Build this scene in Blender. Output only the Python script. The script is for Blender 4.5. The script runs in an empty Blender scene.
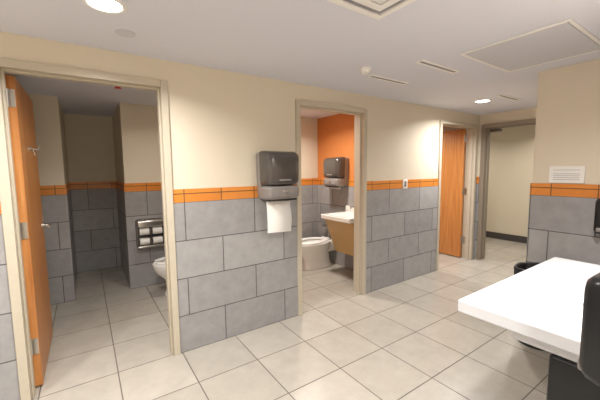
import bpy, bmesh, math, random
from mathutils import Matrix, Vector
random.seed(3)
S=bpy.context.scene
S.view_settings.view_transform='Standard'
COL=bpy.context.collection
H=2.304
# ---------------------------------------------------------------- materials
def srgb(r,g,b):
    f=lambda c:(c/255/12.92) if c/255<=.04045 else ((c/255+.055)/1.055)**2.4
    return (f(r),f(g),f(b),1)
def newmat(n):
    m=bpy.data.materials.new(n); m.use_nodes=True
    nt=m.node_tree; b=nt.nodes['Principled BSDF']; return m,nt,b
def plain(n,c,rough=.5,metal=0,noise=.04,scale=30,bump=0,coat=0):
    m,nt,b=newmat(n); N=nt.nodes; L=nt.links
    geo=N.new('ShaderNodeNewGeometry'); no=N.new('ShaderNodeTexNoise'); no.inputs['Scale'].default_value=scale
    L.new(geo.outputs['Position'],no.inputs['Vector'])
    mx=N.new('ShaderNodeMix'); mx.data_type='RGBA'
    mx.inputs['A'].default_value=tuple(v*(1-noise) for v in c[:3])+(1,)
    mx.inputs['B'].default_value=tuple(min(1,v*(1+noise)) for v in c[:3])+(1,)
    L.new(no.outputs['Fac'],mx.inputs['Factor']); L.new(mx.outputs['Result'],b.inputs['Base Color'])
    b.inputs['Roughness'].default_value=rough; b.inputs['Metallic'].default_value=metal
    b.inputs['Coat Weight'].default_value=coat
    if bump:
        bp=N.new('ShaderNodeBump'); bp.inputs['Strength'].default_value=bump; bp.inputs['Distance'].default_value=.002
        n2=N.new('ShaderNodeTexNoise'); n2.inputs['Scale'].default_value=scale*6
        L.new(geo.outputs['Position'],n2.inputs['Vector']); L.new(n2.outputs['Fac'],bp.inputs['Height']); L.new(bp.outputs['Normal'],b.inputs['Normal'])
    return m
def tile(n,axes,c1,c2,mort,w,h,ox,oy,msize=.004,offset=.5,rough=.4,mottle=.12,nscale=9):
    m,nt,b=newmat(n); N=nt.nodes; L=nt.links
    geo=N.new('ShaderNodeNewGeometry'); sp=N.new('ShaderNodeSeparateXYZ'); L.new(geo.outputs['Position'],sp.inputs[0])
    ad=[]
    for a,o in zip(axes,(ox,oy)):
        q=N.new('ShaderNodeMath'); q.operation='ADD'; q.inputs[1].default_value=o; L.new(sp.outputs[a],q.inputs[0]); ad.append(q)
    cb=N.new('ShaderNodeCombineXYZ'); L.new(ad[0].outputs[0],cb.inputs[0]); L.new(ad[1].outputs[0],cb.inputs[1])
    br=N.new('ShaderNodeTexBrick'); L.new(cb.outputs[0],br.inputs['Vector'])
    br.offset=offset; br.offset_frequency=2; br.squash=1
    br.inputs['Scale'].default_value=1; br.inputs['Brick Width'].default_value=w; br.inputs['Row Height'].default_value=h
    br.inputs['Mortar Size'].default_value=msize; br.inputs['Mortar Smooth'].default_value=.1; br.inputs['Bias'].default_value=0
    br.inputs['Color1'].default_value=c1; br.inputs['Color2'].default_value=c2; br.inputs['Mortar'].default_value=mort
    no=N.new('ShaderNodeTexNoise'); no.inputs['Scale'].default_value=nscale; no.inputs['Detail'].default_value=8; no.inputs['Roughness'].default_value=.7
    L.new(geo.outputs['Position'],no.inputs['Vector'])
    mr=N.new('ShaderNodeMapRange'); mr.inputs['From Min'].default_value=.3; mr.inputs['From Max'].default_value=.7
    mr.inputs['To Min'].default_value=1-mottle; mr.inputs['To Max'].default_value=1+mottle; L.new(no.outputs['Fac'],mr.inputs['Value'])
    mx=N.new('ShaderNodeMix'); mx.data_type='RGBA'; mx.blend_type='MULTIPLY'; mx.inputs['Factor'].default_value=1
    L.new(br.outputs['Color'],mx.inputs['A']); L.new(mr.outputs[0],mx.inputs['B']); L.new(mx.outputs['Result'],b.inputs['Base Color'])
    rr=N.new('ShaderNodeMapRange'); rr.inputs['To Min'].default_value=rough; rr.inputs['To Max'].default_value=.85
    L.new(br.outputs['Fac'],rr.inputs['Value']); L.new(rr.outputs[0],b.inputs['Roughness'])
    bp=N.new('ShaderNodeBump'); bp.invert=True; bp.inputs['Strength'].default_value=.5; bp.inputs['Distance'].default_value=.003
    L.new(br.outputs['Fac'],bp.inputs['Height']); L.new(bp.outputs['Normal'],b.inputs['Normal'])
    return m
def wood(n,c1,c2):
    m,nt,b=newmat(n); N=nt.nodes; L=nt.links
    geo=N.new('ShaderNodeNewGeometry'); mp=N.new('ShaderNodeMapping'); mp.inputs['Scale'].default_value=(30,30,1.2)
    L.new(geo.outputs['Position'],mp.inputs['Vector'])
    no=N.new('ShaderNodeTexNoise'); no.inputs['Scale'].default_value=1.5; no.inputs['Detail'].default_value=5; L.new(mp.outputs[0],no.inputs['Vector'])
    cr=N.new('ShaderNodeValToRGB'); cr.color_ramp.elements[0].position=.25; cr.color_ramp.elements[1].position=.75
    cr.color_ramp.elements[0].color=c1; cr.color_ramp.elements[1].color=c2
    L.new(no.outputs['Fac'],cr.inputs[0]); L.new(cr.outputs[0],b.inputs['Base Color']); b.inputs['Roughness'].default_value=.35
    return m
def emis(n,c,s):
    m,nt,b=newmat(n); b.inputs['Base Color'].default_value=c; b.inputs['Emission Color'].default_value=c; b.inputs['Emission Strength'].default_value=s; return m

PAINT=plain('paint_cream',srgb(219,208,188),.6,noise=.015,scale=3,bump=.12)
PORANGE=plain('paint_orange',srgb(212,132,70),.6,noise=.015,scale=3,bump=.12)
CEILM=plain('ceiling_paint',srgb(216,217,226),.8,noise=.015,scale=2)
TG1,TG2,TGM=srgb(149,147,147),srgb(164,162,161),srgb(90,87,85)
TX=tile('wall_tile_x',(0,2),TG1,TG2,TGM,.61,.308,-.035,0)
TY=tile('wall_tile_y',(1,2),TG1,TG2,TGM,.61,.308,-.1,0)
OX=tile('orange_tile_x',(0,2),srgb(220,140,60),srgb(210,128,50),srgb(110,76,50),.305,.5,-.035,.2,.004,0,.3,.06)
OY=tile('orange_tile_y',(1,2),srgb(220,140,60),srgb(210,128,50),srgb(110,76,50),.305,.5,-.1,.2,.004,0,.3,.06)
FLOORM=tile('floor_tile',(0,1),srgb(167,160,149),srgb(177,170,159),srgb(103,95,87),.457,.457,-.12,-.3,.004,0,.26,.08,6)
FRAME=plain('frame_taupe',srgb(192,182,163),.4)
FRAME_SHADE=plain('frame_taupe_shaded',srgb(146,134,119),.45)  # taupe for the end-wall frame, its shadow painted into the colour
WOOD=wood('door_wood',srgb(176,106,50),srgb(208,146,84))
METAL=plain('brushed_metal',srgb(190,186,180),.28,metal=1)
STEELD=plain('steel_grey',srgb(120,116,112),.35,metal=.8)
PORC=plain('porcelain',srgb(238,236,230),.12,noise=.01,coat=.5)
SOLID=plain('solid_surface_white',srgb(222,223,226),.25,noise=.01)
BLACK=plain('black_plastic',srgb(26,26,28),.3)
BAG=plain('black_bag',srgb(14,14,16),.35)
SMOKE=plain('smoke_plastic',srgb(74,69,66),.15,coat=.5)
GREYP=plain('grey_plastic',srgb(134,128,124),.35)
PAPER=plain('paper',srgb(236,233,228),.9,noise=.02,bump=.1)
WHITE=plain('white_plastic',srgb(235,233,230),.4,noise=.01)
INK=plain('ink',srgb(150,150,155),.8)
RED=plain('red_plastic',srgb(190,30,24),.4)
BASEB=plain('dark_rubber_base',srgb(70,66,66),.5)
TAN=plain('tan_laminate',srgb(206,172,116),.45)
VENTD=plain('vent_shadow',srgb(140,138,142),.7)
HATCH=plain('hatch_paint',srgb(200,200,206),.6,noise=.01)
LAMP=emis('lamp_lens',(1,.97,.93,1),12)

# ---------------------------------------------------------------- helpers
def mkobj(name,bm,mat,parent=None,smooth=False,mats=None):
    me=bpy.data.meshes.new(name); bmesh.ops.recalc_face_normals(bm,faces=bm.faces); bm.to_mesh(me); bm.free()
    for m in (mats or [mat]): me.materials.append(m)
    if smooth:
        for p in me.polygons: p.use_smooth=True
    o=bpy.data.objects.new(name,me); COL.objects.link(o)
    if parent:
        o.parent=parent; o.matrix_parent_inverse=Matrix.Translation(parent.location).inverted()
    return o
def empty(name,loc):
    e=bpy.data.objects.new(name,None); e.location=loc; e.empty_display_size=.1; COL.objects.link(e); return e
def addbox(bm,x0,x1,y0,y1,z0,z1,mi=0):
    v=[bm.verts.new((x,y,z)) for x in (x0,x1) for y in (y0,y1) for z in (z0,z1)]
    for f in ((0,1,3,2),(4,6,7,5),(0,4,5,1),(2,3,7,6),(0,2,6,4),(1,5,7,3)):
        q=bm.faces.new([v[i] for i in f]); q.material_index=mi
def boxes(name,bl,mat,parent=None,bev=0,seg=2):
    bm=bmesh.new()
    for b in bl: addbox(bm,*b)
    if bev: bmesh.ops.bevel(bm,geom=bm.edges[:],offset=bev,segments=seg,affect='EDGES',profile=.5)
    o=mkobj(name,bm,mat,parent)
    if bev:
        for p in o.data.polygons: p.use_smooth=True
        o.data.set_sharp_from_angle(angle=math.radians(40))
    return o
def addcyl(bm,p0,p1,r,seg=24,r2=None):
    p0=Vector(p0);p1=Vector(p1);d=p1-p0
    M=Matrix.Translation((p0+p1)/2)@d.to_track_quat('Z','Y').to_matrix().to_4x4()
    bmesh.ops.create_cone(bm,cap_ends=True,segments=seg,radius1=r,radius2=r if r2 is None else r2,depth=d.length,matrix=M)
def cyls(name,cl,mat,parent=None,seg=24):
    bm=bmesh.new()
    for c in cl: addcyl(bm,*c[:3],seg=seg,r2=c[3] if len(c)>3 else None)
    o=mkobj(name,bm,mat,parent,True); o.data.set_sharp_from_angle(angle=math.radians(40)); return o
def loft(name,rings,mat,parent=None,capa=True,capb=True,closed=True,sharp=50):
    bm=bmesh.new(); R=[[bm.verts.new(p) for p in r] for r in rings]; n=len(R[0])
    for a,b in zip(R,R[1:]):
        for i in range(n if closed else n-1):
            j=(i+1)%n; bm.faces.new((a[i],a[j],b[j],b[i]))
    if capa: bm.faces.new(R[0][::-1])
    if capb: bm.faces.new(R[-1])
    o=mkobj(name,bm,mat,parent,True); o.data.set_sharp_from_angle(angle=math.radians(sharp)); return o

# ---------------------------------------------------------------- shell
boxes('floor',[(-1.9,7.3,-1.6,6.0,-.1,0)],FLOORM)
boxes('ceiling',[(-1.9,7.3,-1.6,6.0,H,H+.1)],CEILM)
ZT,ZS=1.232,1.337
def wainX(par,segs,y0,y1):   # walls running along X
    boxes('grey_tiles',[(a,b,y0,y1,0,ZT) for a,b in segs],TX,par)
    boxes('orange_band',[(a,b,y0,y1,ZT,ZS) for a,b in segs],OX,par)
def wainY(par,segs,x0,x1):
    boxes('grey_tiles',[(x0,x1,a,b,0,ZT) for a,b in segs],TY,par)
    boxes('orange_band',[(x0,x1,a,b,ZT,ZS) for a,b in segs],OY,par)
YF,YB=2.575,2.69
DO=[(-.42,.56),(1.715,2.68),(4.12,5.14)]
segs=[(-1.6,DO[0][0]),(DO[0][1],DO[1][0]),(DO[1][1],DO[2][0]),(DO[2][1],5.22)]
w=boxes('wall_back',[(a,b,YF,YB,0,H) for a,b in segs]+[(a,b,YF,YB,2.15,H) for a,b in DO],PAINT)
wainX(w,segs,YF-.01,YF); wainX(w,segs,YB,YB+.01)
# left wall, entry recess walls
w=boxes('wall_left',[(-1.72,-1.6,-1.32,2.8,0,H)],PAINT); wainY(w,[(-1.32,YF-.01)],-1.6,-1.59)
boxes('wall_entry',[(-1.6,.97,-1.32,-1.2,0,H)],PAINT)
# block holding the washbasin wall and notice wall
w=boxes('wall_washbasin',[(.85,3.45,0,.12,0,H)],PAINT); wainX(w,[(.85,3.33)],.12,.13)
boxes('wall_entry_side',[(.85,.97,-1.2,0,0,H)],PAINT)
w=boxes('wall_notice',[(3.33,3.45,.12,1.16,0,H)],PAINT); wainY(w,[(.13,1.165)],3.32,3.33)
w=boxes('wall_passage',[(3.45,5.22,1.04,1.16,0,H)],PAINT); wainX(w,[(3.32,5.22)],1.16,1.17)
# end wall with opening 4
w=boxes('wall_end',[(5.22,5.34,-.3,1.50,0,H),(5.22,5.34,2.53,4.5,0,H),(5.22,5.34,1.50,2.53,2.15,H)],PAINT)
wainY(w,[(1.17,1.50),(2.53,2.565)],5.21,5.22)
w=boxes('wall_corridor',[(7.05,7.17,-.42,4.62,0,H),(5.34,7.05,-.42,-.3,0,H),(5.34,7.05,4.5,4.62,0,H)],PAINT)
boxes('baseboard_corridor',[(7.035,7.05,-.3,4.5,0,.13)],BASEB)
# room 1
AL,AR=-.18,.41
w=boxes('wall_stall_left',[(-1.07,-.95,YB,4.4,0,H)],PAINT); wainY(w,[(YB+.01,4.39)],-.95,-.94)
w=boxes('wall_stall_back',[(-1.07,AL,4.4,4.52,0,H),(AR,1.45,4.4,4.52,0,H)],PAINT)
wainX(w,[(-.94,AL),(AR,1.32)],4.39,4.4)
w=boxes('wall_alcove',[(AL-.12,AL,4.52,5.72,0,H),(AR,AR+.12,4.52,5.72,0,H),(AL,AR,5.6,5.72,0,H)],PAINT)
wainY(w,[(4.4,5.59)],AL,AL+.01); wainY(w,[(4.4,5.59)],AR-.01,AR); wainX(w,[(AL+.01,AR-.01)],5.59,5.6)
w=boxes('wall_partition',[(1.33,1.45,YB,4.4,0,H)],PAINT); wainY(w,[(YB+.01,4.39)],1.32,1.33); wainY(w,[(YB+.01,4.14)],1.45,1.46)
# room 2
w=boxes('wall_stall_rear',[(1.45,3.2,4.15,4.27,0,H)],PAINT); wainX(w,[(1.46,3.19)],4.14,4.15)
w=boxes('wall_accent',[(3.2,3.26,YB,4.27,0,H)],PORANGE); wainY(w,[(YB+.01,4.14)],3.19,3.2)
# room 3
w=boxes('wall_far_room',[(3.26,5.22,4.3,4.42,0,H)],PAINT); wainX(w,[(3.26,5.22)],4.29,4.3)

# ---------------------------------------------------------------- doors
def frameX(i,xo0,xo1,hinge,leaf=True):
    e=empty('door_%d'%i,((xo0+xo1)/2,2.63,0))
    t=.05; a,b=xo0+t,xo1-t
    y0,y1=YF-.022,YB+.022
    boxes('frame',[(xo0,a,y0,y1,0,2.15),(b,xo1,y0,y1,0,2.15),(a,b,y0,y1,2.10,2.15),
                   (a,a+.014,2.60,2.645,0,2.10),(b-.014,b,2.60,2.645,0,2.10),(a+.014,b-.014,2.60,2.645,2.086,2.10)],FRAME,e,.002,1)
    if not leaf: return e
    yp=y1
    if hinge=='L': lx0,lx1=a+.002,a+.047; face=lx1; s=1; px=a
    else: lx0,lx1=b-.047,b-.002; face=lx0; s=-1; px=b
    ly1=yp+.004+(b-a)-.01
    boxes('leaf',[(lx0,lx1,yp+.004,ly1,.012,2.092)],WOOD,e,.002,1)
    hb=[]
    for z in (.3,1.1,1.95):
        hb.append((lx0+.004,lx1-.004,yp-.0005,yp+.005,z-.055,z+.055))
        hb.append((min(px,px+s*.003),max(px,px+s*.003),yp-.045,yp,z-.055,z+.055))
    boxes('hinge_plates',hb,METAL,e)
    cyls('hinge_knuckles',[((px+s*.004,yp+.002,z-.057),(px+s*.004,yp+.002,z+.057),.007) for z in (.3,1.1,1.95)],METAL,e,12)
    hy=ly1-.07; other=lx0 if s==1 else lx1
    cy=[]
    for fx,d in ((face,s),(other,-s)):
        cy+=[((fx,hy,1.02),(fx+d*.012,hy,1.02),.032),((fx+d*.01,hy,1.02),(fx+d*.055,hy,1.02),.011),((fx+d*.052,hy+.008,1.02),(fx+d*.052,hy-.115,1.02),.009)]
    cyls('lever_handle',cy,METAL,e,20)
    if i==1:
        cyls('coat_hook',[((face,3.12,1.66),(face+.006,3.12,1.66),.022),((face+.005,3.12,1.66),(face+.05,3.12,1.65),.006),((face+.05,3.12,1.65),(face+.062,3.12,1.685),.006),((face+.02,3.12,1.655),(face+.03,3.12,1.61),.005)],METAL,e,14)
        boxes('latch_plate',[(face,face+.004,ly1-.02,ly1-.002,.95,1.1)],METAL,e)
    return e
frameX(1,DO[0][0],DO[0][1],'L'); frameX(2,DO[1][0],DO[1][1],'L'); frameX(3,DO[2][0],DO[2][1],'R')
e=empty('door_4',(5.28,2.0,0))
boxes('frame',[(5.195,5.365,2.47,2.53,0,2.15),(5.195,5.365,1.5,1.56,0,2.15),(5.195,5.365,1.56,2.47,2.09,2.15),
               (5.26,5.30,2.455,2.47,0,2.09),(5.26,5.30,1.56,1.575,0,2.09),(5.26,5.30,1.575,2.455,2.075,2.09)],FRAME_SHADE,e,.002,1)
boxes('closer_bracket',[(5.30,5.36,2.30,2.45,2.03,2.075)],STEELD,e,.004)

# ---------------------------------------------------------------- paper towel dispenser
def rrect(w,h,r,n=6):
    pts=[]
    for cx,cz,a0 in ((w/2-r,h/2-r,0),(-w/2+r,h/2-r,90),(-w/2+r,-h/2+r,180),(w/2-r,-h/2+r,270)):
        for k in range(n+1):
            a=math.radians(a0+90*k/n); pts.append((cx+r*math.cos(a),cz+r*math.sin(a)))
    return pts
def towel(loc,rotz,tail=.30):
    e=empty('paper_towel_dispenser',(0,0,0))
    def ring(y,w,h,zc,r,sh=1.0):
        return [(x*(1-(0.06*(.5-z/h)))*sh,y,zc+z) for x,z in rrect(w,h,r)]
    loft('back_housing',[ring(0,.33,.42,.0,.03),ring(-.085,.345,.43,0,.035)],GREYP,e)
    def half(y,w,z0,z1,r):
        h=z1-z0; return [(x*(1-.06*(.22-(z+(z0+z1)/2))/.43),y,(z0+z1)/2+z) for x,z in rrect(w,h,r)]
    loft('smoke_cover',[half(-.085,.352,-.085,.218,.03),half(-.15,.35,-.085,.215,.035),half(-.20,.335,-.082,.20,.045),half(-.224,.30,-.075,.175,.05),half(-.232,.24,-.055,.14,.05)],SMOKE,e,sharp=60)
    loft('lower_shell',[half(-.085,.352,-.218,-.088,.03),half(-.15,.35,-.215,-.088,.035),half(-.205,.335,-.205,-.09,.035),half(-.225,.30,-.19,-.095,.03),half(-.23,.26,-.175,-.105,.03)],GREYP,e,sharp=60)
    boxes('outlet_slot',[(-.14,.14,-.20,-.03,-.222,-.205)],BLACK,e,.004)
    boxes('lock_badge',[(-.025,.025,-.236,-.226,-.15,-.13)],METAL,e,.002)
    boxes('label_strip',[(-.06,.06,-.235,-.229,-.045,-.03)],GREYP,e,.001)
    pr=[]
    for x in (-.125,.125):
        pr.append([(x,-.105-.02*math.sin(k/8*2.2)+(.006 if x>0 else 0)*math.sin(k),-.21-tail*k/8-(.012 if x>0 else 0)*(k/8)) for k in range(9)])
    back=[[(p[0],p[1]+.002,p[2]) for p in r] for r in pr]
    bm=bmesh.new(); A=[[bm.verts.new(p) for p in r] for r in pr+back]
    for k in range(8):
        bm.faces.new((A[0][k],A[1][k],A[1][k+1],A[0][k+1])); bm.faces.new((A[2][k],A[2][k+1],A[3][k+1],A[3][k]))
        bm.faces.new((A[0][k],A[0][k+1],A[2][k+1],A[2][k])); bm.faces.new((A[1][k],A[3][k],A[3][k+1],A[1][k+1]))
    mkobj('paper_tail',bm,PAPER,e,True)
    e.location=loc; e.rotation_euler=(0,0,rotz); return e
towel((1.445,2.566,1.43),0)
towel((3.189,3.56,1.44),math.radians(-90),.03)

# ---------------------------------------------------------------- toilets (local: wall at x=0, extends to -x)
def toilet(loc):
    e=empty('toilet',(0,0,0)); n=40
    def ov(z,cx,rx,ry,ex=2.3):
        o=[]
        for k in range(n):
            a=2*math.pi*k/n; c,s=math.cos(a),math.sin(a)
            rr=(abs(c)**ex+abs(s)**ex)**(-1/ex)
            o.append((cx+rx*c*rr,ry*s*rr*(1-.10*max(0,-c)),z))
        return o
    loft('bowl',[ov(0,-.33,.27,.125,3),ov(.02,-.33,.268,.123,3),ov(.05,-.33,.245,.108,3),ov(.14,-.33,.235,.10,2.6),ov(.20,-.35,.255,.115),ov(.27,-.385,.29,.15),ov(.33,-.405,.305,.178),ov(.375,-.41,.312,.19),ov(.395,-.41,.31,.19),ov(.402,-.41,.30,.18),
        ov(.398,-.44,.235,.135,2),ov(.37,-.44,.215,.12,2),ov(.30,-.43,.17,.095,2),ov(.22,-.40,.10,.06,2),ov(.20,-.40,.05,.03,2)],PORC,e,sharp=70)
    boxes('rear_deck',[(-.22,-.012,-.11,.11,.22,.395)],PORC,e,.03,4)
    rings=[]
    a0,a1=math.radians(-154),math.radians(154); m=44
    for k in range(m+1):
        a=a0+(a1-a0)*k/m; c,s=math.cos(a+math.pi),math.sin(a+math.pi)
        c,s=math.cos(a),math.sin(a)
        ri=(.205,.12); ro=(.285,.188); cx=-.43
        pi=Vector((cx+ri[0]*c,ri[1]*s,0)); po=Vector((cx+ro[0]*c,ro[1]*s,0)); d=(po-pi)
        prof=[(0,.406),(0,.416),(.15,.424),(.5,.428),(.85,.424),(1,.416),(1,.406)]
        rings.append([(pi.x+d.x*t,pi.y+d.y*t,z) for t,z in prof])
    loft('seat',rings,WHITE,e,sharp=60)
    boxes('seat_hinge',[(-.165,-.125,-.09,.09,.40,.43)],WHITE,e,.008)
    cyls('flush_valve',[((-.08,0,.39),(-.08,0,.42),.028),((-.08,0,.41),(-.08,0,.70),.016),((-.08,0,.62),(-.08,0,.76),.034),((-.08,0,.76),(-.08,0,.785),.034,.02),
        ((-.08,0,.60),(-.08,.11,.60),.017),((-.08,.11,.60),(-.002,.11,.60),.017),((-.010,.11,.60),(-.001,.11,.60),.035),((-.08,.06,.60),(-.08,.145,.60),.024),((-.08,0,.70),(-.16,0,.695),.008)],METAL,e)
    e.location=loc; return e
toilet((1.32,3.95,0)); toilet((3.19,3.76,0))

# ---------------------------------------------------------------- toilet paper holder
def tp(loc):
    e=empty('toilet_paper_holder',(0,0,0))
    w,h,d=.32,.36,.11
    loft('case',[[(x,0,z) for x,z in rrect(w,h,.03)],[(x,-.05,z) for x,z in rrect(w,h,.03)],[(x*.98,-.055,z*.98) for x,z in rrect(w,h,.03)]],STEELD,e)
    boxes('hood',[(-w/2,w/2,-d-.02,-.05,.085,.175)],METAL,e,.025,4)
    boxes('side_cheeks',[(-w/2,-w/2+.012,-d-.01,-.05,-.17,.10),(w/2-.012,w/2,-d-.01,-.05,-.17,.10),(-.006,.006,-d,-.05,-.17,.10)],STEELD,e,.003)
    boxes('middle_bar',[(-w/2+.01,w/2-.01,-d-.005,-.05,-.035,-.02)],BLACK,e,.004)
    boxes('lower_lip',[(-w/2,w/2,-d-.01,-.05,-.175,-.145)],METAL,e,.01,3)
    def roll(x,z):
        bm=bmesh.new(); addcyl(bm,(x-.055,-.075,z),(x+.055,-.075,z),.047,32)
        mkobj('paper_roll',bm,PAPER,e,True).data.set_sharp_from_angle(angle=.7)
        cyls('roll_core',[((x-.057,-.075,z),(x+.057,-.075,z),.02)],GREYP,e)
    for x in (-.075,.075): roll(x,.03); roll(x,-.09)
    e.location=loc; return e
tp((.655,4.389,.70))

# ---------------------------------------------------------------- trough washbasin (near, right)
def basin(name,x0,x1,y0,y1,zt,th,depth,lip,slope_wall,mat,parent):
    nx,ny=40,24; bm=bmesh.new()
    def sm(t): t=max(0,min(1,t)); return t*t*(3-2*t)
    G=[]
    for i in range(nx+1):
        row=[]
        for j in range(ny+1):
            u,v=i/nx,j/ny; x=x0+(x1-x0)*u; y=y0+(y1-y0)*v
            du=min(x-x0,x1-x)-lip; dv=min(y-y0,y1-y)-lip
            k=sm(du/slope_wall)*sm(dv/slope_wall)
            row.append(bm.verts.new((x,y,zt-depth*k)))
        G.append(row)
    for i in range(nx):
        for j in range(ny): bm.faces.new((G[i][j],G[i+1][j],G[i+1][j+1],G[i][j+1]))
    per=[G[i][0] for i in range(nx)]+[G[nx][j] for j in range(ny)]+[G[i][ny] for i in range(nx,0,-1)]+[G[0][j] for j in range(ny,0,-1)]
    low=[bm.verts.new((v.co.x,v.co.y,zt-th)) for v in per]
    n=len(per)
    for i in range(n): bm.faces.new((per[i],low[i],low[(i+1)%n],per[(i+1)%n]))
    bm.faces.new(low)
    o=mkobj(name,bm,mat,parent,True); o.data.set_sharp_from_angle(angle=math.radians(50))
    bv=o.modifiers.new('bev','BEVEL'); bv.width=.008; bv.segments=3; bv.limit_method='ANGLE'; bv.angle_limit=math.radians(50)
    return o
e=empty('trough_washbasin',(1.98,.45,0))
basin('basin_top',1.425,2.66,.131,.77,.86,.06,.052,.03,.16,SOLID,e)
boxes('basin_underside',[(1.56,2.50,.131,.60,.70,.805)],SOLID,e,.02,3)
boxes('pipe_cover',[(1.56,1.94,.131,.45,0,.70)],BLACK,e,.015,3)
cyls('drain',[((1.98,.42,.8085),(1.98,.42,.811),.03)],METAL,e)

# soap dispensers
def soap(loc,rotz,d=.115):
    e=empty('soap_dispenser',(0,0,0)); q=d/.115
    loft('housing',[[(x,0,z) for x,z in rrect(.12,.275,.025)],[(x,-.07*q,z) for x,z in rrect(.12,.275,.025)],[(x*.93,-.10*q,z*.95) for x,z in rrect(.12,.275,.03)],[(x*.75,-.115*q,z*.86) for x,z in rrect(.12,.275,.035)]],BLACK,e,sharp=60)
    boxes('push_lip',[(-.04,.04,-.122*q,-.06,-.12,-.085)],GREYP,e,.008)
    boxes('level_window',[(-.008,.008,-.119*q,-.112*q,-.03,.06)],GREYP,e,.002)
    e.location=loc; e.rotation_euler=(0,0,rotz); return e
soap((1.05,.131,1.08),math.radians(180),.095)
soap((3.32,.645,1.10),math.radians(-90))

# ---------------------------------------------------------------- trash can with bag
e=empty('trash_can',(3.08,.98,0)); n=40
def circ(r,z,wob=0):
    return [(3.08+(r+wob*math.sin(7*t)+wob*.6*math.sin(13*t+1))*math.cos(t),.98+(r+wob*math.sin(7*t)+wob*.6*math.sin(13*t+1))*math.sin(t),z+wob*math.sin(5*t)) for t in [2*math.pi*k/n for k in range(n)]]
loft('can_body',[circ(.135,0),circ(.14,.02),circ(.165,.60),circ(.15,.60),circ(.125,.03)],BLACK,e)
loft('bag_liner',[circ(.168,.50,.006),circ(.172,.57,.005),circ(.176,.63,.004),circ(.17,.645,.003),circ(.155,.63,.003),circ(.14,.45,.008),circ(.11,.2,.01)],BAG,e,capa=False,sharp=180)

# notice
e=empty('wall_notice_sign',(3.319,.92,1.43))
boxes('paper_sheet',[(3.317,3.3295,.80,1.035,1.345,1.485)],PAPER,e)
boxes('text_lines',[(3.3165,3.317,.83,1.005,1.455-.016*k-.004,1.455-.016*k) for k in range(6) if k!=1],INK,e)
# wall outlet
e=empty('wall_switch',(3.38,2.56,1.28))
boxes('plate',[(3.335,3.425,2.557,2.565,1.225,1.345)],WHITE,e,.003)
boxes('rocker',[(3.362,3.398,2.552,2.558,1.25,1.32)],GREYP,e,.002)

# ---------------------------------------------------------------- stall 2 washbasin
e=empty('wall_hung_lavatory',(2.96,3.1,.8))
basin('lavatory_top',2.70,3.189,2.86,3.44,.86,.06,.05,.03,.12,PORC,e)
boxes('backsplash',[(3.165,3.189,2.86,3.44,.855,.95)],PORC,e,.006)
bm=bmesh.new()
pf=[(2.76,.80),(2.78,.80),(2.98,.30),(2.96,.30)]
A=[bm.verts.new((x,2.88,z)) for x,z in pf]; B=[bm.verts.new((x,3.42,z)) for x,z in pf]
bm.faces.new(A[::-1]); bm.faces.new(B)
for i in range(4): bm.faces.new((A[i],A[(i+1)%4],B[(i+1)%4],B[i]))
mkobj('knee_panel',bm,TAN,e)
bm=bmesh.new()
for y in (2.86,3.425):
    A=[bm.verts.new((x,y,z)) for x,z in ((2.77,.80),(2.97,.30),(3.189,.30),(3.189,.80))]; B=[bm.verts.new((v.co.x,y+.015,v.co.z)) for v in A]
    bm.faces.new(A[::-1]); bm.faces.new(B)
    for i in range(4): bm.faces.new((A[i],A[(i+1)%4],B[(i+1)%4],B[i]))
mkobj('side_panels',bm,TAN,e)
cyls('faucet',[((3.12,3.15,.855),(3.12,3.15,.97),.018),((3.12,3.15,.955),(2.99,3.15,.965),.012),((2.995,3.15,.968),(2.995,3.15,.94),.011),((3.12,3.15,.97),(3.09,3.15,1.01),.008)],METAL,e)

# ---------------------------------------------------------------- ceiling fixtures
def downlight(x,y,watts,col=(1,.985,.965),r=.075,spread=150):
    e=empty('real_or_added_downlight',(x,y,H))
    bm=bmesh.new()
    n=36
    R=[[bm.verts.new((x+q*math.cos(2*math.pi*k/n),y+q*math.sin(2*math.pi*k/n),z)) for k in range(n)] for q,z in ((r,H-.0005),(r+.002,H-.006),(r+.018,H-.006),(r+.022,H-.0005))]
    for a,b in zip(R,R[1:]):
        for i in range(n): bm.faces.new((a[i],a[(i+1)%n],b[(i+1)%n],b[i]))
    mkobj('trim_ring',bm,WHITE,e,True)
    cyls('lens',[((x,y,H-.003),(x,y,H-.0005),r)],LAMP,e,36)
    l=bpy.data.lights.new('lamp','AREA'); l.shape='DISK'; l.size=2*r; l.energy=watts; l.color=col; l.spread=math.radians(spread)
    o=bpy.data.objects.new('lamp',l); o.location=(x,y,H-.008); COL.objects.link(o); o.parent=e; o.matrix_parent_inverse=Matrix.Translation(e.location).inverted()
WARM=(1,.94,.84)
downlight(.14,1.89,29); downlight(4.14,2.02,28)
downlight(-.9,.6,32); downlight(-.3,-.6,38); downlight(1.75,.38,25); downlight(-.9,1.9,14)  # unseen downlights, added outside the view to brighten the main room
downlight(.75,3.45,7,WARM); downlight(2.35,3.35,25,(1,.95,.88)); downlight(4.3,3.5,23); downlight(6.2,2.1,15,WARM); downlight(6.2,3.7,9,WARM)
def disc(name,x,y,r,h,mat=WHITE):
    e=empty(name,(x,y,H)); cyls('base',[((x,y,H-h*.4),(x,y,H-.0005),r)],mat,e,32); cyls('cap',[((x,y,H-h),(x,y,H-h*.4),r*.6,r*.92)],mat,e,32); return e
disc('smoke_detector',1.96,1.90,.05,.045); disc('ceiling_cover_plate',.26,2.21,.055,.008,HATCH)
e=disc('fire_sprinkler',.31,3.38,.03,.02); cyls('red_bulb',[((.31,3.38,H-.06),(.31,3.38,H-.02),.018),((.31,3.38,H-.066),(.31,3.38,H-.06),.03)],RED,e)
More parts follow.
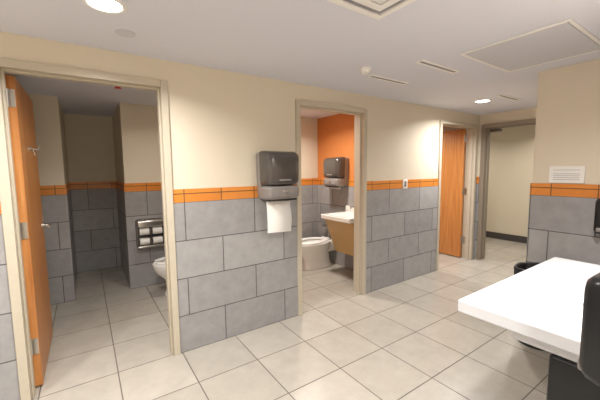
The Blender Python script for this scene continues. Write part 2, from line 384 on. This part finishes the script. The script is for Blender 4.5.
# square diffuser
e=empty('ceiling_vent',(1.1,.95,H)); x0,x1,y0,y1=.79,1.39,.65,1.25
def sqring(x0,x1,y0,y1,w,z0,z1):
    return [(x0,x1,y0,y0+w,z0,z1),(x0,x1,y1-w,y1,z0,z1),(x0,x0+w,y0+w,y1-w,z0,z1),(x1-w,x1,y0+w,y1-w,z0,z1)]
boxes('outer_frame',sqring(x0,x1,y0,y1,.035,H-.012,H-.0005),WHITE,e,.002,1)
boxes('cavity',[(x0+.03,x1-.03,y0+.03,y1-.03,H-.003,H-.0005)],VENTD,e)
for k in (1,2): 
    d=.035+.055*k; boxes('louver',sqring(x0+d-.02,x1-d+.02,y0+d-.02,y1-d+.02,.045,H-.014,H-.004),WHITE,e,.002,1)
boxes('center_plate',[(x0+.18,x1-.18,y0+.18,y1-.18,H-.016,H-.004)],WHITE,e,.003)
# hatch
e=empty('access_hatch',(2.7,.98,H)); boxes('frame',sqring(2.30,3.08,.66,1.30,.022,H-.008,H-.0005),WHITE,e,.002,1)
boxes('panel',[(2.326,3.054,.686,1.274,H-.006,H-.0005)],HATCH,e)
for (a,b,y) in ((2.18,2.71,1.55),(2.14,2.65,2.02),(3.95,4.45,1.75)):
    e=empty('linear_diffuser',((a+b)/2,y,H)); boxes('frame',sqring(a,b,y-.035,y+.035,.018,H-.007,H-.0005),WHITE,e)
    boxes('slot',[(a+.018,b-.018,y-.017,y+.017,H-.003,H-.0005)],VENTD,e)

# ---------------------------------------------------------------- world + camera
wd=bpy.data.worlds.new('world'); S.world=wd; wd.use_nodes=True
wd.node_tree.nodes['Background'].inputs[0].default_value=(.9,.92,1,1); wd.node_tree.nodes['Background'].inputs[1].default_value=.3
cam=bpy.data.cameras.new('camera'); co=bpy.data.objects.new('camera',cam); COL.objects.link(co); S.camera=co
cam.sensor_width=36; cam.lens=314.9/600*36; cam.clip_start=.02
yaw,pitch,roll=.5998,.0957,.0109
f=Vector((math.sin(yaw)*math.cos(pitch),math.cos(yaw)*math.cos(pitch),-math.sin(pitch)))
r=Vector((math.cos(yaw),-math.sin(yaw),0)); u=r.cross(f)
r2=r*math.cos(roll)-u*math.sin(roll); u2=u*math.cos(roll)+r*math.sin(roll)
M=Matrix((r2,u2,-f)).transposed().to_4x4(); M.translation=(0,0,1.479); co.matrix_world=M
